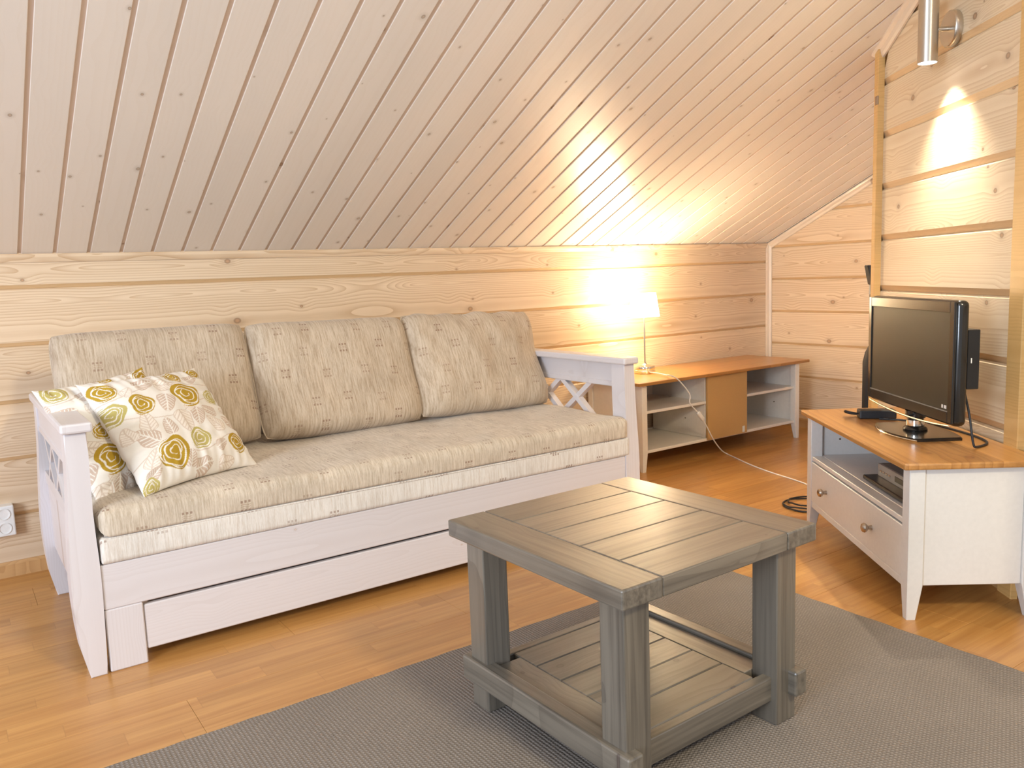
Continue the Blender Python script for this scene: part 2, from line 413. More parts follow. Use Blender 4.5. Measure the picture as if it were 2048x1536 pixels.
# partition end board: wide face on the log wall, strike plate let into it
T4 = bar('trim_4', WC+WN*.0+Vector((0, 0, 0)), WC+Vector((0, 0, c0-.012)), WD, WN, M_TRIMY, [(-.012, -.10), (0.0, -.10), (0, -.0), (.026, 0), (.026, .024), (.023, .026), (-.009, .026), (-.012, .024)], kind='structure')
TOPJ = [(0, 0), (.045, 0), (.045, .005), (.038, .010), (.020, .012), (.012, .022), (.004, .024), (0, .020)]
pa = WC + Vector((0, 0, c0)); pb = WC + WD*PL + Vector((0, 0, c0+cs*PL))
axd = (pb-pa).normalized(); sd = axd.cross(WN).normalized(); sd = sd if sd.z < 0 else -sd
bar('trim_5', pa - axd*.035 + WN*.002, pb + WN*.002, sd, WN, M_TRIM, [(0, 0), (.05, 0), (.05, .008), (.040, .014), (.022, .018), (.014, .030), (.004, .032), (0, .028)], kind='structure')
pc = WC + WD*1.006
bar('trim_6', pc, pc+Vector((0, 0, c0+cs*1.0-.03)), WD, WN, M_TRIMY, [(0, -.0), (.075, 0), (.075, .018), (.072, .02), (.003, .02), (0, .018)], kind='structure')
B('strike_plate', M_NICKEL, None, -.004, .004, -.011, .011, -.017, .017, bev=.001, label='small steel strike plate')
sp_ = bpy.data.objects['strike_plate']; sp_.parent = T4
sp_.location = (1.66, .018, .0262); sp_.rotation_euler = (0, math.pi/2, 0)
bar('baseboard_back', (XL, .0, 0), (-.01, .0, 0), (0, 0, 1), (0, -1, 0), M_BASE, [(0, 0), (.055, 0), (.055, .006), (.045, .012), (0, .014)], kind='structure')
bar('baseboard_right', (.0, -.02, 0), (.0, -4.2, 0), (0, 0, 1), (-1, 0, 0), M_BASE, [(0, 0), (.055, 0), (.055, .006), (.045, .012), (0, .014)], kind='structure')
pq = WC + WD*.03
bar('baseboard_partition', pq, WC+WD*1.0, (0, 0, 1), WN, M_BASE, [(0, 0), (.055, 0), (.055, .006), (.045, .012), (0, .014)], kind='structure')

# ------------------------------------------------------------------ rug
bm = bmesh.new(); NX = 60
rx0, rx1, ry0, ry1 = -5.3, -2.31, -3.95, -1.565
def ring_pts(ins):
    P = []
    for i in range(NX): P.append((rx0+ins+(rx1-rx0-2*ins)*i/NX, ry1-ins+.002*math.sin(i*2.3)))
    for i in range(NX): P.append((rx1-ins+.002*math.sin(i*1.7), ry1-ins-(ry1-ry0-2*ins)*i/NX))
    for i in range(NX): P.append((rx1-ins-(rx1-rx0-2*ins)*i/NX, ry0+ins))
    for i in range(NX): P.append((rx0+ins, ry0+ins+(ry1-ry0-2*ins)*i/NX))
    return P
lv = [[bm.verts.new((x, y, z)) for x, y in ring_pts(i)] for i, z in ((0, .0005), (0, .005), (.004, .008))]
for a, b in zip(lv, lv[1:]):
    for i in range(len(a)): j = (i+1) % len(a); bm.faces.new((a[i], a[j], b[j], b[i]))
bm.faces.new(lv[-1]); bm.faces.new(lv[0][::-1])
mesh('rug', bm, M_RUG, None, label='large flat grey-brown woven rug on the laminate floor under the coffee table', cat='rug')

# ------------------------------------------------------------------ sofa frame
SX0, SX1, SY0, SY1 = -4.185, -2.195, -1.083, -.262
sofa = empty('sofa_bed', (0, 0, 0), label='whitewashed pine sofa bed frame with lattice armrests and a pull-out drawer', cat='sofa')
def post(xo, sgn, y0, y1):
    """front elevation: swells outward near the knee, tapers to the foot; sgn=+1 outer edge towards -x"""
    bm = bmesh.new(); zs = [0, .03, .08, .14, .2, .26, .32, .38, .45, .52, .60, .661]
    out = [.010, .004, -.006, -.011, -.0135, -.0135, -.011, -.007, -.002, .003, .006, .007]
    inn = [.050, .051, .053, .055, .057, .058, .058, .056, .055, .057, .059, .060]
    pts = [(xo + sgn*o, z) for o, z in zip(out, zs)] + [(xo + sgn*i, z) for i, z in reversed(list(zip(inn, zs)))]
    prism(bm, pts, 1, y0, y1)
    bmesh.ops.bevel(bm, geom=[e for e in bm.edges if abs(e.verts[0].co.y-e.verts[1].co.y) < 1e-6], offset=.003, segments=1, affect='EDGES')
    return mesh('leg', bm, M_SOFA[2], sofa)
for xo, sg in ((SX0, 1), (SX1, -1)):
    post(xo, sg, SY0, SY0+.075); post(xo, sg, SY1-.075, SY1)
    xa, xb = sorted((xo + sg*.012, xo + sg*.040))          # panel thickness band
    bm = bmesh.new(); x0, x1 = sorted((xo - sg*.002, xo + sg*.074))
    box(bm, x0, x1, SY0-.018, SY1+.02, .661, .687, bev=.006, seg=2); mesh('armrest_board', bm, M_SOFA[1], sofa)
    ya, yb = SY0+.074, SY1-.074
    B('arm_rail', M_SOFA[1], sofa, xa, xb, ya, yb, .566, .662)
    B('arm_rail_bead', M_SOFA[1], sofa, xa-.003, xb+.003, ya, yb, .566, .588, bev=.003)
    B('arm_rail', M_SOFA[1], sofa, xa, xb, ya, yb, .395, .434)
    bm = bmesh.new(); nb = 5
    B('arm_panel', M_SOFA[1], sofa, xa+.004, xb-.004, ya, yb, .17, .397)
    # lattice: two crossing pairs side by side in the opening
    z0, z1 = .434, .566; cy = (SY0+SY1)/2
    for c in (-.757, -.757+.205):
        for s in (1, -1):
            hh, hw = (z1-z0)/2, .087
            th = math.atan2(hh, hw)
            bm = bmesh.new(); W = .021
            dz = W/math.cos(th)
            ys = sorted((c-hw, c+hw))
            off = W/math.sin(th)
            # parallelogram slat cut flush with rails
            P = [(c-s*hw-off/2*1.0, z0), (c-s*hw+off/2, z0), (c+s*hw+off/2, z1), (c+s*hw-off/2, z1)]
            if s < 0: P = P[::-1]
            prism(bm, P, 0, xa+(.0 if s > 0 else .002), xb-(.002 if s > 0 else 0)); mesh('lattice_slat', bm, M_SOFA[1], sofa)
B('seat_rail', M_SOFA[0], sofa, SX0+.058, SX1-.058, SY0+.004, SY0+.030, .174, .298, bev=.003)
B('back_rail', M_SOFA[0], sofa, SX0+.05, SX1-.05, SY1-.030, SY1-.004, .20, .62, bev=.003)
B('back_rail', M_SOFA[0], sofa, SX0+.05, SX1-.05, SY1-.056, SY1-.030, .56, .62, bev=.003)
B('seat_base', M_SOFA[0], sofa, SX0+.06, SX1-.06, SY0+.031, SY1-.031, .262, .288, bev=0)
for x0 in (SX0+.058, SX1-.058-.095):
    B('corner_block', M_SOFA[2], sofa, x0, x0+.095, SY0+.004, SY0+.030, 0, .1735, bev=.003)
dr = B('drawer', M_SOFA[0], sofa, SX0+.058+.097, SX1-.058-.097, SY0+.008, SY0+.028, .037, .164, bev=.003)
B('drawer_box', M_SOFA[0], dr, SX0+.18, SX1-.18, SY0+.028, SY1-.12, .03, .14, bev=0)

# ------------------------------------------------------------------ soft furnishings
def clus(n): return [math.sin(math.pi/2*(2*i/n-1)) for i in range(n+1)]
def pillow(name, W, Hh, T, mat, nu=40, nv=30, pu=8, pv=8, pinch=.0, seed=0, wr=.003, wfreq=9., extra=None, corner=0., paint=None, plane='xz', flatten=None, power=.5):
    """closed cushion; local x width, z height, y thickness (front is -y)"""
    bm = bmesh.new(); U = clus(nu); V = clus(nv); G = {}
    if paint: U = [.3*a + .7*(2*i/nu-1) for i, a in enumerate(U)]; V = [.3*a + .7*(2*i/nv-1) for i, a in enumerate(V)]
    col = bm.verts.layers.float_color.new('print') if paint is not None else None
    for side in (-1, 1):
        for i, u in enumerate(U):
            for j, v in enumerate(V):
                edge = i in (0, nu) or j in (0, nv)
                if side == 1 and edge: G[side, i, j] = G[-1, i, j]; continue
                t = max(0, (1-abs(u)**pu))**power * max(0, (1-abs(v)**pv))**power
                x = u*W/2*(1 - pinch*(1-v*v)); z = v*Hh/2*(1 - pinch*(1-u*u))
                cr = corner*(abs(u)*abs(v))**6
                x *= 1+cr; z *= 1+cr
                y = side*T/2*t
                nz = mnoise.noise(Vector((x*wfreq, z*wfreq, seed*7.1+side)))
                nz2 = mnoise.noise(Vector((x*wfreq*2.6, z*wfreq*2.6, seed*3.3+side*2)))
                y += side*wr*(nz*1.6+nz2*.7)*min(1, t*2)
                p = Vector((x, y, z))
                if paint:   # gathers running in from the seams
                    ed = max(abs(u), abs(v)); w_ = max(0, (ed-.55)/.45)*(1-ed**12)
                    q_ = (u if abs(v) > abs(u) else v)*11 + seed
                    p.y += side*.0045*w_*(math.sin(q_*2.1)+math.sin(q_*3.7+1.3)*.7); p.z += .004*mnoise.noise(Vector((u*3, v*3, seed)))*ed; p.x += .004*mnoise.noise(Vector((u*3, v*3, seed+5)))*ed
                if extra: p = extra(p, u, v, side)
                vt = bm.verts.new(p); G[side, i, j] = vt
                if col is not None: vt[col] = (*paint(u, v, side), 1)
        for i in range(nu):
            for j in range(nv):
                q = [G[side, i, j], G[side, i+1, j], G[side, i+1, j+1], G[side, i, j+1]]
                if len(set(q)) == 4: bm.faces.new(q if side < 0 else q[::-1])
                else:
                    q = list(dict.fromkeys(q))
                    if len(q) == 3: bm.faces.new(q)
    return mesh(name, bm, mat, None, smooth='all')
def piping(o, W, Hh, yoff, mat, pinch=0, r=.0035, inset=.995, name='seam_piping', corner=-.045):
    pts = []
    U = [i/10-1 for i in range(0, 21)]
    def P(u, v): c_ = 1+corner*(abs(u)*abs(v))**6; return Vector((u*W/2*(1-pinch*(1-v*v))*inset*c_, yoff, v*Hh/2*(1-pinch*(1-u*u))*inset*c_))
    for u in U: pts.append(P(u, 1))
    for v in reversed(U[:-1]): pts.append(P(1, v))
    for u in reversed(U[:-1]): pts.append(P(u, -1))
    for v in U[1:]: pts.append(P(-1, v))
    bm = bmesh.new(); tube(bm, pts, r, 6, 1); return mesh(name, bm, mat, o, smooth=True)
# mattresses (laid flat: local z of the pillow becomes world y)
def mattress(name, z0, z1, mat, label, x0=-4.122, x1=-2.238, y0=-1.088, y1=-.32, wr=.003, crown=0., seed=1, front=0., rr=.02, rb=None):
    W, D, T = x1-x0, y1-y0, z1-z0
    NU, NV = 110, 44; bm = bmesh.new()
    us = [-1+2*i/NU for i in range(NU+1)]
    # profile around the front/back (closed loop in y,z), with rounded corners
    r = rr; rb = rb or rr; prof = []
    def arc(cy, cz, a0, a1, n=6, r=rr):
        for k in range(n+1):
            a = a0 + (a1-a0)*k/n; prof.append((cy+r*math.cos(a), cz+r*math.sin(a)))
    arc(D-rb, rb, -math.pi/2, 0, r=rb); arc(D-r, T-r, 0, math.pi/2)
    nt = 22
    for k in range(1, nt): prof.append((D-r-(D-2*r)*k/nt, T))
    arc(r, T-r, math.pi/2, math.pi); arc(rb, rb, math.pi, 3*math.pi/2, r=rb)
    for k in range(1, 8): prof.append((r+(D-2*r)*k/8, 0))
    n = len(prof); rings = []
    cen = (D/2, T/2)
    xs = [-W/2+r*(1-math.cos(math.pi/2*k/5)) for k in range(6)] + [(-W/2+r)+(W-2*r)*k/NU for k in range(1, NU)] + [W/2-r*(1-math.cos(math.pi/2*k/5)) for k in range(5, -1, -1)]
    for x in xs:
        e = max(0, abs(x)-(W/2-r)); ins = r - math.sqrt(max(0, r*r-e*e))
        ring = []
        for (yy, zz) in prof:
            y = min(max(yy, ins), D-ins); z = min(max(zz, ins), T-ins)
            tw = max(0, (zz-T*.5)/(T*.5))
            fx = 1-abs(2*x/W)**6; fy = 1-abs(2*yy/D-1)**4
            z += tw*crown*fx*fy + tw*wr*(mnoise.noise(Vector((x*5, yy*5, seed)))*1.3 + mnoise.noise(Vector((x*11, yy*13, seed+4)))*.6)*min(1, fy*3)
            y += wr*mnoise.noise(Vector((x*4, zz*9, seed+9)))*(1 if yy < D*.3 else 0) - front*tw*(1 if yy < r*1.5 else 0)
            ring.append(bm.verts.new((x, y, z)))
        if rings:
            for k in range(n): bm.faces.new((rings[-1][k], rings[-1][(k+1) % n], ring[(k+1) % n], ring[k]))
        rings.append(ring)
    bm.faces.new(rings[0]); bm.faces.new(rings[-1][::-1])
    o = mesh(name, bm, mat, None, smooth='all', label=label, cat='cushion'); o.location = ((x0+x1)/2, y0, z0); return o, W, D, T
ml, W, D, T = mattress('mattress', .2985, .373, M_FABL, 'lower cream woven sofa mattress lying on the wooden seat frame', wr=.0012, rr=.010, rb=.016, seed=2)
mu, W, D, T = mattress('mattress', .3735, .452, M_FABW, 'upper beige woven sofa mattress with rounded front, under the cushions', y0=-1.094, wr=.006, crown=.008, rr=.034, rb=.010, seed=5)
for o, z, yf in ((ml, .070, .000), (mu, .006, .006)):
    bm = bmesh.new(); tube(bm, [(-W/2+.012, yf+.004, z), (0, yf+.001, z), (W/2-.012, yf+.004, z)], .0032, 6, 12)
    mesh('seam_piping', bm, M_FABL, o, smooth=True)

def place(o, center, U, V):
    """local x -> U, local z -> V, local -y = outward normal"""
    U = Vector(U).normalized(); V = Vector(V); V = (V - U*V.dot(U)).normalized(); Y = V.cross(U)
    mm = Matrix((U, Y, V)).transposed().to_4x4(); mm.translation = Vector(center); o.matrix_world = mm
def sag(k, lean=0., bl=0., br=0.):
    def f(p, u, v, side):
        p.y += -k*(1-u*u)*(1-v)*.5*(1 if side < 0 else .3)
        p.z += -.012*(1-v)*.5*(1-u*u) + bl*(1-v)*.5*(1-u)*.5 + br*(1+v)*.5*(1+u)*.5
        p.x += lean*v
        if lean: p.y += .009*math.sin(u*9+v*4)*max(0, .4+v*.6)*(1-u*u)*(1 if side < 0 else 0); p.z += .006*math.sin(u*14)*max(0, v)**2
        return p
    return f
for i, (c, lab, ex_, ww, sd_) in enumerate((
        ((-3.815, -.470, .678), 'leftmost beige woven back cushion, behind the flowered pillows', sag(.02), .630, 1),
        ((-3.185, -.487, .668), 'middle beige woven back cushion of the three on the sofa', sag(.025), .650, 2),
        ((-2.560, -.500, .664), 'rightmost beige back cushion, creased, beside the far lattice armrest', sag(.03, .001), .650, 3))):
    o = pillow('back_cushion', ww, .440, .165, M_FAB, 60, 44, pu=9 if i < 2 else 6, pv=7 if i < 2 else 5, pinch=.015 if i < 2 else .035, seed=sd_, wr=.007 if i < 2 else .012, extra=ex_, wfreq=6, corner=-.045)
    tag(o, lab, 'cushion', 'beige back cushions on the sofa')
    rz = (.0, .03, .02)[i]; tilt = (math.radians(21), math.radians(22), math.radians(23))[i]; rl = (0, -.02, -.03)[i]
    U = Vector((math.cos(rz)*math.cos(rl), math.sin(rz), math.sin(rl))); V = Vector((0, math.sin(tilt), math.cos(tilt)))
    place(o, c, U, V)
    piping(o, ww, .44, 0.0, M_FAB, pinch=(.015, .015, .035)[i], r=.004, inset=.999)

# flowered pillows: the print is painted per vertex on a fine grid
CREAM, GOLD, PALE, TAUPE, LINE = (.85, .81, .745), (.47, .30, .03), (.52, .44, .15), (.62, .49, .40), (.70, .60, .51)
# (kind, x, y, size, angle) in the picture of the pillow's face, units 0..1 from lower left
PRINT = [('rose', .08, .86, .085, .3, GOLD), ('rose', .90, .93, .075, 1.0, GOLD), ('rose', .66, .90, .075, 2., GOLD), ('rose', .24, .66, .095, .5, GOLD), ('rose', .63, .67, .125, .2, GOLD),
         ('rose', .86, .62, .07, 1.4, PALE), ('rose', .03, .66, .09, 2.2, PALE), ('rose', .53, .25, .09, .9, PALE), ('rose', .86, .17, .085, .1, GOLD), ('rose', .28, .20, .125, 1.8, GOLD), ('rose', 1.0, .30, .06, 1., GOLD), ('rose', .06, .03, .06, 1., PALE),
         ('leaf', .36, .85, .085, .1, 0), ('leaf', .42, .62, .10, -2.0, 0), ('leaf', .62, .45, .09, -1.9, 0), ('leaf', .33, .41, .075, 1.6, 0), ('leaf', .70, .17, .06, .4, 0), ('leaf', .90, .36, .085, 2.4, 0), ('leaf', .50, .05, .085, .2, 0), ('leaf', .14, .38, .10, 2.3, 0), ('leaf', .76, .49, .075, 2.6, 0), ('leaf', .80, .84, .07, .3, 0),
         ('line', .52, .80, .10, -.3, 0), ('line', .48, .42, .11, -1.5, 0), ('line', .74, .36, .09, 2.2, 0), ('line', .20, .50, .09, 1.4, 0), ('line', .71, .04, .075, .1, 0), ('line', .20, .80, .06, .8, 0), ('line', .94, .47, .065, 2.5, 0), ('line', .12, .20, .08, 1., 0), ('leaf', .40, .12, .07, 1.2, 0), ('line', .05, .45, .07, 1.7, 0), ('leaf', .10, .10, .06, .5, 0), ('line', .60, .55, .06, .4, 0), ('line', .45, .95, .06, 0, 0)]
def painter(shift=(0, 0), flip=False):
    def f(u, v, side):
        x = ((u+1)/2 + shift[0]); y = ((v+1)/2 + shift[1])
        if side > 0 or flip: x = 1-x
        x %= 1.08; y %= 1.06
        res = CREAM
        if side > 0: return res
        # thin tendrils
        for k, (a, b, c_, d_) in enumerate(((.2, 9, .55, .05), (.55, 7, .3, .06), (.8, 8, .8, .04))):
            yy = a + d_*math.sin(x*b + k*2)
            if abs(y-yy) < .0045: res = LINE
        for kd, cx, cy, r, an, cc in PRINT:
            if kd == 'rose': continue
            dx, dy = x-cx, y-cy
            if abs(dx) > r*1.2 or abs(dy) > r*1.2: continue
            ca, sa = math.cos(an), math.sin(an); a = (dx*ca+dy*sa)/r; b = (-dx*sa+dy*ca)/r
            if abs(a) > 1: continue
            hw = .78*math.sqrt(max(0, 1-a*a))*(1-.42*a)*(.8+.2*abs(a)) if a > -.75 else .78*math.sqrt(max(0, 1-a*a))*(1.2)
            if abs(b) > hw: continue
            vein = abs(b) < .06 or (abs(((a-abs(b)*.9)*3.2) % 1 - .5) < .14 and abs(b) < hw*.85)
            if kd == 'leaf': res = CREAM if vein else TAUPE
            else: res = LINE if (vein or hw-abs(b) < .09 or abs(a) > .93) else (.88, .81, .73)
        for kd, cx, cy, r, an, cc in PRINT:
            if kd != 'rose': continue
            dx, dy = x-cx, y-cy; d = math.hypot(dx, dy); th = math.atan2(dy, dx)
            R = r*(1+.07*math.sin(3*th+an*3)+.04*math.sin(5*th+an))
            if d < R:
                q = d/R
                ph = (q*3.0 + (th+an)/(2*math.pi) + .10*math.sin(3*th+an)) % 1
                ln = abs(ph-.5) < (.11 + .05*math.sin(th*2+an*5)) and q > .16
                ln |= abs(((q*1.6 - (th*1.2+an)/(2*math.pi)) % 1)-.5) < .05 and .45 < q < .95
                res = CREAM if ln else cc
        return res
    return f
def scatter_pillow(center, U, V, W, Hh, T, paintf, label, seed, extra=None):
    o = pillow('flowered_pillow', W, Hh, T, M_PRINT, 270, 270, pu=3.0, pv=3.0, pinch=.06, seed=seed, wr=.0042, wfreq=13, corner=.02, paint=paintf, power=.62, extra=extra)
    # uniform spacing would waste nothing here: the clustered grid keeps corners crisp
    place(o, center, U, V); return tag(o, label, 'pillow', 'flowered pillows on the sofa')
scatter_pillow((-3.868, -.842, .606), (.90, .437, .0), (-.27, .58, .76), .405, .39, .150, painter(), 'front cream pillow printed with gold roses, lying over its twin on the sofa', 3)
scatter_pillow((-3.995, -.782, .596), (.86, .50, .06), (-.26, .42, .82), .37, .38, .11, painter((.43, .37)), 'rear cream rose-print pillow wedged between armrest and the front pillow', 8)

# ------------------------------------------------------------------ coffee table
tb = empty('coffee_table', (-3.1822, -2.0924, .0085), math.radians(1.458), label='low square grey-stained wooden coffee table with lower shelf, on the rug', cat='table')
h, zt = .292, .4515
def TB(name, k, *a, bev=.003, seg=2): return B(name, M_TBL[k], tb, *a, bev=bev, seg=seg)
for s in (-1, 1):
    x0, x1 = sorted((s*.189, s*h)); TB('end_board', 1, x0, x1, -h, h, zt-.040, zt, bev=.004)
for i in range(5):
    y0 = -h + i*.1168; TB('top_plank', 0, -.1885, .1885, y0+.0006, y0+.1162, zt-.040, zt, bev=.0028, seg=1)
for sx in (-1, 1):
    for sy in (-1, 1):
        x0, x1 = sorted((sx*.195, sx*.262)); y0, y1 = sorted((sy*.195, sy*.262)); TB('leg', 2, x0, x1, y0, y1, 0, zt-.0405)
    x0, x1 = sorted((sx*.236, sx*.275)); TB('side_rail', 1, x0, x1, -.283, .283, .060, .118, bev=.005)
    y0, y1 = sorted((sx*.222, sx*.247)); TB('cross_rail', 0, -.235, .235, y0, y1, .052, .1085)
    x0, x1 = sorted((sx*.205, sx*.225)); TB('apron', 1, x0, x1, -.19, .19, .378, zt-.0405)
    y0, y1 = sorted((sx*.205, sx*.225)); TB('apron', 0, -.19, .19, y0, y1, .378, zt-.0405)
    x0, x1 = sorted((sx*.168, sx*.2355)); TB('shelf_end_board', 1, x0, x1, -.1945, .1945, .084, .1085, bev=.002)
for i in range(5):
    y0 = -.2215 + i*.0886
    xx = .1675 if 0 < i < 4 else .1675
    TB('shelf_plank', 0, -xx, xx, y0+.0008, y0+.0878, .0845, .1085, bev=.0025, seg=1)

# ------------------------------------------------------------------ low open bench with shelves
bn = empty('shelf_bench', (0, 0, 0), label='low white shelf bench with honey-coloured top against the back wall, lamp on it', cat='bench')
bx0, bx1, by0, by1 = -1.562, -.295, -.454, -.035
bm = bmesh.new(); box(bm, -1.605, -.235, -.482, -.022, .447, .464, bev=.004, seg=2); o = mesh('top', bm, M_TOPW, bn)
def tleg(parent, x, y, w, z1, mat, sx, sy, zt_=.10, dw=.014):
    """square leg, tapered towards its foot on the two inner sides"""
    bm = bmesh.new(); f = w-dw
    def sq(ww, z):
        x0, x1 = (x, x+sx*ww); y0, y1 = (y, y+sy*ww); return [bm.verts.new(p) for p in ((x0, y0, z), (x1, y0, z), (x1, y1, z), (x0, y1, z))]
    a = sq(f, 0); b = sq(w, zt_); c = sq(w, z1)
    for p, q in ((a, b), (b, c)):
        for i in range(4): bm.faces.new((p[i], p[(i+1) % 4], q[(i+1) % 4], q[i]))
    bm.faces.new(a); bm.faces.new(c)
    bmesh.ops.bevel(bm, geom=[e for e in bm.edges if abs(e.verts[0].co.z-e.verts[1].co.z) > .02], offset=.002, segments=1, affect='EDGES')
    return mesh('leg', bm, mat, parent)
for x, sx in ((bx0, 1), (bx1, -1)):
    for y, sy in ((by0, 1), (by1, -1)): tleg(bn, x, y, .036, .4465, M_CREAM, sx, sy)
    x0, x1 = sorted((x+sx*.006, x+sx*.022)); B('side_panel', M_CREAM, bn, x0, x1, by0+.036, by1-.036, .092, .4465)
for x in (-1.072, -.767): B('divider', M_CREAM, bn, x-.008, x+.008, by0+.02, by1, .108, .4465)
B('bottom_panel', M_CREAM, bn, bx0+.022, bx1-.022, by0+.010, by1, .092, .1075)
for x0, x1 in ((bx0+.0225, -1.0805), (-.7585, bx1-.0225)): B('shelf', M_CREAM, bn, x0, x1, by0+.012, by1-.002, .296, .311)
# back panel with two cable holes
bm = bmesh.new()
for a in ((bx0+.022, -1.135, .1075, .4465), (-.985, -.29-.022, .1075, .4465), (-1.135, -.985, .1075, .115), (-1.135, -.985, .225, .40), (-1.135, -.985, .412, .4465)):
    box(bm, a[0], a[1], by1, by1+.006, a[2], a[3])
mesh('back_panel', bm, M_CREAM, bn)
d_ = B('door', M_FIBRE, bn, -1.0795, -.7595, by0+.002, by0+.016, .098, .4455, bev=.001, label='tan unpainted fibreboard door')
B('magnet_plate', M_LABEL, d_, -.800, -.781, by0+.000, by0+.002, .104, .138, bev=.0008)
for x in (-1.09, -.325):
    for z in (.42, .26, .20):
        bm = bmesh.new(); box(bm, x, x+.0015 if x < -1 else x+.006, -.30, -.294, z, z+.006); mesh('shelf_pin', bm, M_NICKEL, bn)

# ------------------------------------------------------------------ table lamp
lx, ly, lz = -1.285, -.190, .4645
lamp = empty('table_lamp', (lx, ly, lz), label='small lit table lamp with white tapered shade on the bench', cat='lamp')
bm = bmesh.new(); lathe(bm, [(0, 0), (.056, 0), (.057, .002), (.057, .016), (.054, .019), (.054, .021), (.055, .023), (.055, .036), (.052, .040), (.028, .043), (.014, .048), (.009, .054), (.006, .060), (0, .060)], 40); mesh('base', bm, M_CHROME, lamp, smooth=True)
bm = bmesh.new(); lathe(bm, [(0, .058), (.0042, .058), (.0042, .30), (.014, .302), (.014, .306), (0, .306)], 16); mesh('stem', bm, M_STEEL, lamp, smooth=True)
bm = bmesh.new(); lathe(bm, [(0, .306), (.012, .308), (.012, .335), (.009, .338), (0, .338)], 16); mesh('bulb_socket', bm, M_CABW, lamp, smooth=True)
Mb = Mat('lit_bulb'); Mb.b.inputs['Emission Color'].default_value = (1, .78, .5, 1); Mb.b.inputs['Emission Strength'].default_value = 30
bm = bmesh.new(); lathe(bm, [(0, .338), (.009, .340), (.017, .352), (.020, .366), (.016, .380), (0, .387)], 16); mesh('bulb', bm, Mb.m, lamp, smooth='all')
Ms = bpy.data.materials.new('lit_lamp_shade'); Ms.use_nodes = True; nt = Ms.node_tree; nt.nodes.clear()
ou = nt.nodes.new('ShaderNodeOutputMaterial'); tr = nt.nodes.new('ShaderNodeBsdfTranslucent'); df = nt.nodes.new('ShaderNodeBsdfDiffuse'); mx = nt.nodes.new('ShaderNodeMixShader'); em = nt.nodes.new('ShaderNodeEmission'); ad = nt.nodes.new('ShaderNodeAddShader')
tr.inputs[0].default_value = (.9, .87, .8, 1); df.inputs[0].default_value = (.9, .88, .85, 1); mx.inputs[0].default_value = .25
em.inputs[0].default_value = (1, .80, .55, 1); em.inputs[1].default_value = 13
nt.links.new(tr.outputs[0], mx.inputs[1]); nt.links.new(df.outputs[0], mx.inputs[2]); nt.links.new(mx.outputs[0], ad.inputs[0]); nt.links.new(em.outputs[0], ad.inputs[1]); nt.links.new(ad.outputs[0], ou.inputs[0])
bm = bmesh.new(); lathe(bm, [(.083, .308), (.0648, .433), (.0634, .433), (.0816, .308), (.083, .308)], 48); mesh('lamp_shade', bm, Ms, lamp, smooth=True)
bm = bmesh.new()
for a in (0, 2.094, 4.189): tube(bm, [(.012*math.cos(a), .012*math.sin(a), .312), (.0815*math.cos(a), .0815*math.sin(a), .312)], .0012, 6, 1)
mesh('shade_carrier', bm, M_STEEL, lamp)
l = bpy.data.lights.new('table_lamp_light', 'POINT'); l.energy = TABLE_LAMP_W; l.color = (1, .84, .54); l.shadow_soft_size = .035
lo = bpy.data.objects.new('table_lamp_light', l); S.collection.objects.link(lo); lo.location = (lx, ly, lz+.405)
cab = [(-1.30, -.245, .474), (-1.315, -.33, .475), (-1.36, -.43, .478), (-1.395, -.475, .486), (-1.350, -.492, .463), (-1.268, -.497, .378), (-1.262, -.495, .326), (-1.195, -.495, .262), (-1.135, -.492, .188), (-1.075, -.487, .105), (-1.0, -.475, .035), (-.945, -.47, .004), (-.985, -.56, .0035), (-1.05, -.707, .0035), (-1.10, -.85, .0035), (-1.127, -.952, .0035), (-1.150, -1.05, .0035), (-1.18, -1.14, .0035), (-1.24, -1.23, .0035), (-1.25, -1.34, .0035), (-1.20, -1.45, .0035)]
bm = bmesh.new(); tube(bm, [(x-lx, y-ly, z-lz) for x, y, z in cab], .0032, 8, 6); cb = mesh('power_cord', bm, M_CABW, lamp, smooth=True)
bm = bmesh.new(); box(bm, -.011, .011, -.008, .008, -.030, .030, bev=.005, seg=3, rot=Matrix.Rotation(math.radians(-42), 3, 'Y'), piv=(0, 0, 0))
sw = mesh('inline_switch', bm, M_CABW, cb, smooth=True); sw.location = (-1.185-lx, -.495-ly, .250-lz)

# ------------------------------------------------------------------ television stand (parallel to the slanting wall)
e_ang = math.atan2(.79864, .60182)
st = empty('television_stand', (-2.2, -2.21, 0), e_ang, label='white television stand with honey-coloured top, open shelf and one drawer', cat='cabinet')
# local x runs along the wall (away from the camera), local y points to the room side, wall is at y = -.365
u0, u1, v0, v1 = -.025, .868, -.345, .018
bm = bmesh.new(); box(bm, -.040, .884, -.352, .040, .441, .460, bev=.005, seg=2); mesh('top', bm, M_TOPW, st)
for x, sx in ((u0, 1), (u1, -1)):
    for y, sy in ((v0, 1), (v1, -1)): tleg(st, x, y, .044, .4405, M_WHITE, sx, sy, zt_=.10, dw=.018)
    x0, x1 = sorted((x+sx*.008, x+sx*.024)); B('side_panel', M_WHITE, st, x0, x1, v0+.044, v1-.044, .098, .4405)
B('back_panel', M_WHITE, st, u0+.024, u1-.024, v0+.004, v0+.010, .098, .4405)
B('shelf', M_WHITE, st, u0+.0245, u1-.0245, v0+.0105, v1-.044, .271, .288)
B('shelf', M_WHITE, st, u0+.0445, u1-.0445, v1-.0435, v1-.004, .271, .288)
dw_ = B('drawer', M_WHITE, st, u0+.0455, u1-.0455, v1-.020, v1-.002, .112, .266, bev=.002)
B('drawer_box', M_WHITE, dw_, u0+.06, u1-.06, v0+.04, v1-.0205, .115, .235, bev=0)
B('bottom_rail', M_WHITE, st, u0+.0445, u1-.0445, v1-.024, v1-.004, .086, .110)
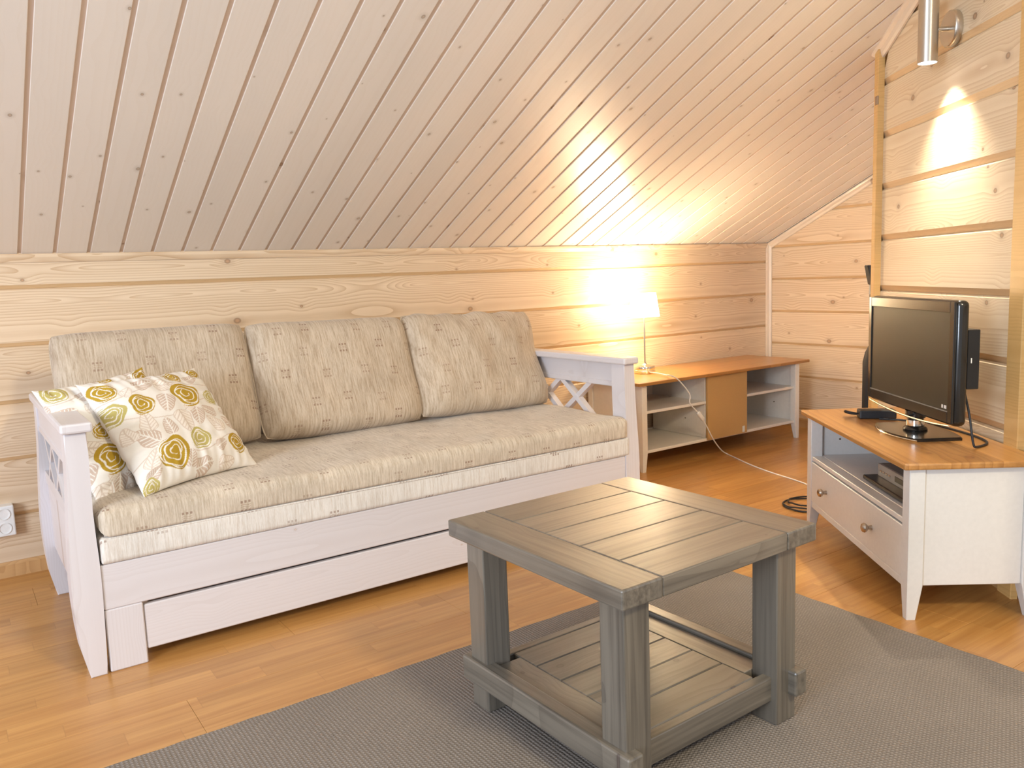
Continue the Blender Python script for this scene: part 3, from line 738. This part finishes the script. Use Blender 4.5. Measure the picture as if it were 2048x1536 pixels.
for u in (.240, .655):
    bm = bmesh.new(); lathe(bm, [(0, 0), (.008, 0), (.006, .010), (.007, .012), (.013, .017), (.0155, .023), (.013, .029), (.007, .032), (0, .0325)], 24)
    k = mesh('knob', bm, M_NICKEL, dw_, smooth=True); k.rotation_euler = (-math.pi/2, 0, 0); k.location = (u, v1-.002, .190)
for z in (.405, .345): B('shelf_pin', M_NICKEL, st, u1-.026, u1-.0235, -.10, -.094, z, z+.006, bev=0)

# set-top box and thin black player on the shelf
sb = empty('set_top_box', (-2.2, -2.21, 0), e_ang, label='silver receiver box on the open shelf of the television stand', cat='receiver')
B('casing', M_SILV, sb, .12, .435, -.285, -.083, .308, .350, bev=.002)
B('front_panel', M_SILV, sb, .12, .435, -.083, -.079, .308, .350, bev=.001)
B('display_window', M_BLACK, sb, .20, .30, -.079, -.0775, .320, .338, bev=.0005)
for i in range(4): B('button', M_NICKEL, sb, .335+i*.022, .349+i*.022, -.079, -.0765, .325, .331, bev=.001)
pl_ = empty('disc_player', (-2.2, -2.21, 0), e_ang, label='thin black player under the silver receiver on the stand shelf', cat='player')
bm = bmesh.new(); box(bm, .09, .455, -.30, -.035, .293, .3078, bev=.005, seg=2); mesh('casing', bm, M_BLACK, pl_)
for x in (.12, .42):
    for y in (-.27, -.07): B('foot', M_RUBB, pl_, x-.01, x+.01, y-.01, y+.01, .2883, .293, bev=0)

# television
tv = empty('television', (-1.852, -1.991, .4602), .964, label='black flat-screen television, switched off, standing on the white stand', cat='television')
Z0 = .072; Z1 = .440; HW = .286   # local: x along the screen, y>0 towards the room, z up from the stand top
bm = bmesh.new(); box(bm, -HW, HW, -.040, 0, Z0, Z1, bev=.016, seg=4)
for v in bm.verts:               # bottom edge swells into a shallow arc
    if v.co.z < Z0+.03: v.co.z -= .016*(1-(v.co.x/HW)**2)
mesh('housing', bm, M_GLOSS, tv, smooth=True)
bm = bmesh.new()
fr = [(-HW+.004, -.258, Z0+.008, Z1-.004), (.262, HW-.004, Z0+.008, Z1-.004), (-.258, .262, Z1-.036, Z1-.004), (-.258, .262, Z0+.008, Z0+.040)]
for a in fr: box(bm, a[0], a[1], -.002, .006, a[2], a[3], bev=.0015)
mesh('bezel', bm, M_GLOSS, tv)
B('screen', M_SCREEN, tv, -.2585, .2625, -.001, .0022, Z0+.0395, Z1-.0355, bev=0)
B('screen_sill', M_SILV, tv, -.258, .262, .0022, .0062, Z0+.040, Z0+.0425, bev=0)
bm = bmesh.new()
pts = [(-HW+.02+ (2*HW-.04)*i/24, 0.004, Z0+.002-.016*(1-((-HW+.02+(2*HW-.04)*i/24)/HW)**2)) for i in range(25)]
tube(bm, pts, .003, 6, 1); mesh('chrome_strip', bm, M_CHROME, tv, smooth=True, label='chrome strip along the lower edge')
bm = bmesh.new(); box(bm, -.225, .225, -.075, -.039, Z0+.105, Z0+.285, bev=.006)
mesh('rear_cover', bm, M_BLACK, tv)
B('connector_box', M_BLACK, tv, -.276, -.16, -.075, -.0385, Z0+.108, Z0+.282, bev=.002)
B('label_strip', M_LABEL, tv, -.2768, -.2758, -.052, -.049, Z0+.185, Z0+.200, bev=0)
for x, wdt in ((-.247, .013), (-.228, .008)): B('sticker', M_LABEL, tv, x, x+wdt, .0022, .0028, Z0+.048, Z0+.058, bev=0, label='small pale sticker on the screen corner')
bm = bmesh.new(); lathe(bm, [(0, .010), (.036, .010), (.037, .014), (.034, .020), (.026, .024), (.024, .048), (.030, .052), (.032, .075), (0, .075)], 32, (-.0, -.03, 0)); mesh('stand_neck', bm, M_GLOSS, tv, smooth=True)
bm = bmesh.new(); lathe(bm, [(.0245, .024), (.0275, .026), (.0275, .044), (.0245, .046)], 32, (0, -.03, 0)); mesh('neck_ring', bm, M_CHROME, tv, smooth=True)
bm = bmesh.new(); pts = []
for i in range(17): x = -.145+.29*i/16; pts.append((x, .035+.035*(1-(x/.145)**2)))
for i in range(17): x = .145-.29*i/16; pts.append((x, -.105-.018*(1-(x/.145)**2)))
prism(bm, pts, 2, .0, .010)
bmesh.ops.bevel(bm, geom=[e for e in bm.edges if abs(e.verts[0].co.z-e.verts[1].co.z) < 1e-6 and e.verts[0].co.z > .005 and len(e.link_faces) == 2], offset=.003, segments=2, affect='EDGES')
mesh('foot_plate', bm, M_GLOSS, tv, label='glossy black curved foot plate')
bm = bmesh.new(); tube(bm, [(p[0], p[1], .003) for p in pts[:17]], .0028, 6, 1); mesh('foot_trim', bm, M_CHROME, tv, smooth=True)
bm = bmesh.new(); tube(bm, [(-.24, -.050, Z0+.11), (-.255, -.062, Z0+.03), (-.266, -.070, .02), (-.260, -.085, .005), (-.20, -.15, .004), (-.08, -.165, .004), (.10, -.14, .004), (.20, -.08, .004), (.24, -.02, .004)], .0035, 8, 6); mesh('power_cord', bm, M_RUBB, tv, smooth=True)

pa_ = empty('power_adapter', (-1.668, -1.775, .4604), -.80, label='small black power adapter with looped lead on the stand behind the screen', cat='adapter')
bm = bmesh.new(); box(bm, -.062, .062, -.028, .028, 0, .030, bev=.004, seg=2); mesh('casing', bm, M_RUBB, pa_)
bm = bmesh.new(); tube(bm, [(-.060, 0, .015), (-.085, -.004, .020), (-.105, .008, .024), (-.098, .035, .014), (-.07, .045, .006), (-.02, .05, .004), (.05, .05, .004)], .003, 8, 8); mesh('lead', bm, M_RUBB, pa_, smooth=True)

# black cord coiled on the floor beside the stand
bm = bmesh.new(); pts = []
for i in range(46):
    a = 2.6 + i*.30; r = .105 - .0006*i + .012*math.sin(i*.37)
    pts.append((-1.452+r*math.cos(a)*1.05 + .012*(i > 22), -1.345+r*math.sin(a), .0045+.0085*(i//21)*.5 + .002*math.sin(i)**2))
pts += [(-1.40, -1.50, .005), (-1.35, -1.62, .0045)]
tube(bm, pts, .0036, 8, 4); mesh('coiled_cord', bm, M_RUBB, None, smooth=True, label='black cord lying in loose coils on the floor beside the television stand', cat='cord')

# upright vacuum behind the television
vc = empty('vacuum_cleaner', (-.915, -1.262, 0), math.radians(-28), label='black upright vacuum cleaner half hidden behind television and partition', cat='vacuum')
bm = bmesh.new(); box(bm, -.15, .15, -.05, .07, .004, .075, bev=.02, seg=3); mesh('floor_head', bm, M_RUBB, vc, smooth=True)
bm = bmesh.new(); lathe(bm, [(0, .075), (.020, .075), (.024, .16), (.040, .24), (.044, .32), (.044, .56), (.034, .605), (.018, .640), (0, .645)], 24, (.034, 0, 0)); mesh('dust_body', bm, M_RUBB, vc, smooth=True)
bm = bmesh.new(); lathe(bm, [(0, .64), (.010, .64), (.010, .872), (0, .872)], 16, (.022, 0, 0)); mesh('wand', bm, M_RUBB, vc, smooth=True)
bm = bmesh.new(); lathe(bm, [(0, .872), (.0115, .872), (.0115, .915), (0, .915)], 16, (.021, 0, 0)); mesh('collar', bm, M_SILV, vc, smooth=True, label='grey collar below the handle')
bm = bmesh.new(); prism(bm, [(.010, .915), (.032, .915), (.036, .950), (.060, .975), (.085, .985), (.085, 1.004), (-.010, 1.004), (.002, .955)], 1, -.016, .016)
bmesh.ops.bevel(bm, geom=bm.edges[:], offset=.003, segments=2, affect='EDGES'); mesh('handle', bm, M_RUBB, vc, smooth=True)

# double socket on the back wall
so = empty('wall_socket', (-4.305, 0, 0), label='white surface-mounted double wall socket low on the log wall', cat='socket')
bm = bmesh.new(); box(bm, -.045, .045, -.042, .012, .160, .270, bev=.004, seg=2); mesh('housing', bm, M_PLAST, so)
for z in (.189, .241):
    bm = bmesh.new(); lathe(bm, [(.021, 0), (.021, .002), (.018, .002), (.018, -.010), (0, -.010)], 28); q = mesh('outlet', bm, M_PLAST, so, smooth=True); q.rotation_euler = (math.pi/2, 0, 0); q.location = (0.012, -.0425, z)
    for x in (-.0095, .0095):
        bm = bmesh.new(); lathe(bm, [(0, .0), (.0026, 0), (.0026, .003), (0, .003)], 10); w_ = mesh('pin_hole', bm, M_DARK, q); w_.location = (x, 0, -.0099)

# ------------------------------------------------------------------ wall spotlight
mp = Vector((-1.547, -1.951, 1.774))
sl = empty('wall_spotlight', mp, ang, label='brushed steel cylinder spotlight mounted high on the partition wall', cat='lamp')
# local -y is the wall normal
bm = bmesh.new(); lathe(bm, [(0, 0), (.056, 0), (.058, .003), (.058, .020), (.055, .024), (0, .024)], 40); o = mesh('wall_plate', bm, M_STEEL, sl, smooth=True); o.rotation_euler = (math.pi/2, 0, 0)
bm = bmesh.new(); lathe(bm, [(0, .024), (.0075, .024), (.0075, .060), (0, .060)], 16); o = mesh('bracket', bm, M_STEEL, sl, smooth=True); o.rotation_euler = (math.pi/2, 0, 0)
bm = bmesh.new(); R_ = .031
lathe(bm, [(R_-.002, -.106), (R_, -.106), (R_, .106), (R_-.002, .106), (R_-.002, .085), (0, .085), (0, -.085), (R_-.002, -.085), (R_-.002, -.106)], 40, (0, -.087, 0)); mesh('tube', bm, M_STEEL, sl, smooth=True)
Me = Mat('lit_spot_lens'); Me.b.inputs['Emission Color'].default_value = (.92, .93, 1, 1); Me.b.inputs['Emission Strength'].default_value = 6
bm = bmesh.new(); lathe(bm, [(0, -.1045), (R_-.0022, -.1045), (R_-.0022, -.102), (0, -.102)], 32, (0, -.087, 0)); mesh('lens', bm, Me.m, sl)
l = bpy.data.lights.new('spotlight_beam', 'SPOT'); l.energy = SPOT_W; l.color = (1, .88, .70); l.spot_size = math.radians(100); l.spot_blend = 1.0; l.shadow_soft_size = .022
lo = bpy.data.objects.new('spotlight_beam', l); S.collection.objects.link(lo); lo.location = mp + WN*.087 + Vector((0, 0, -.112))
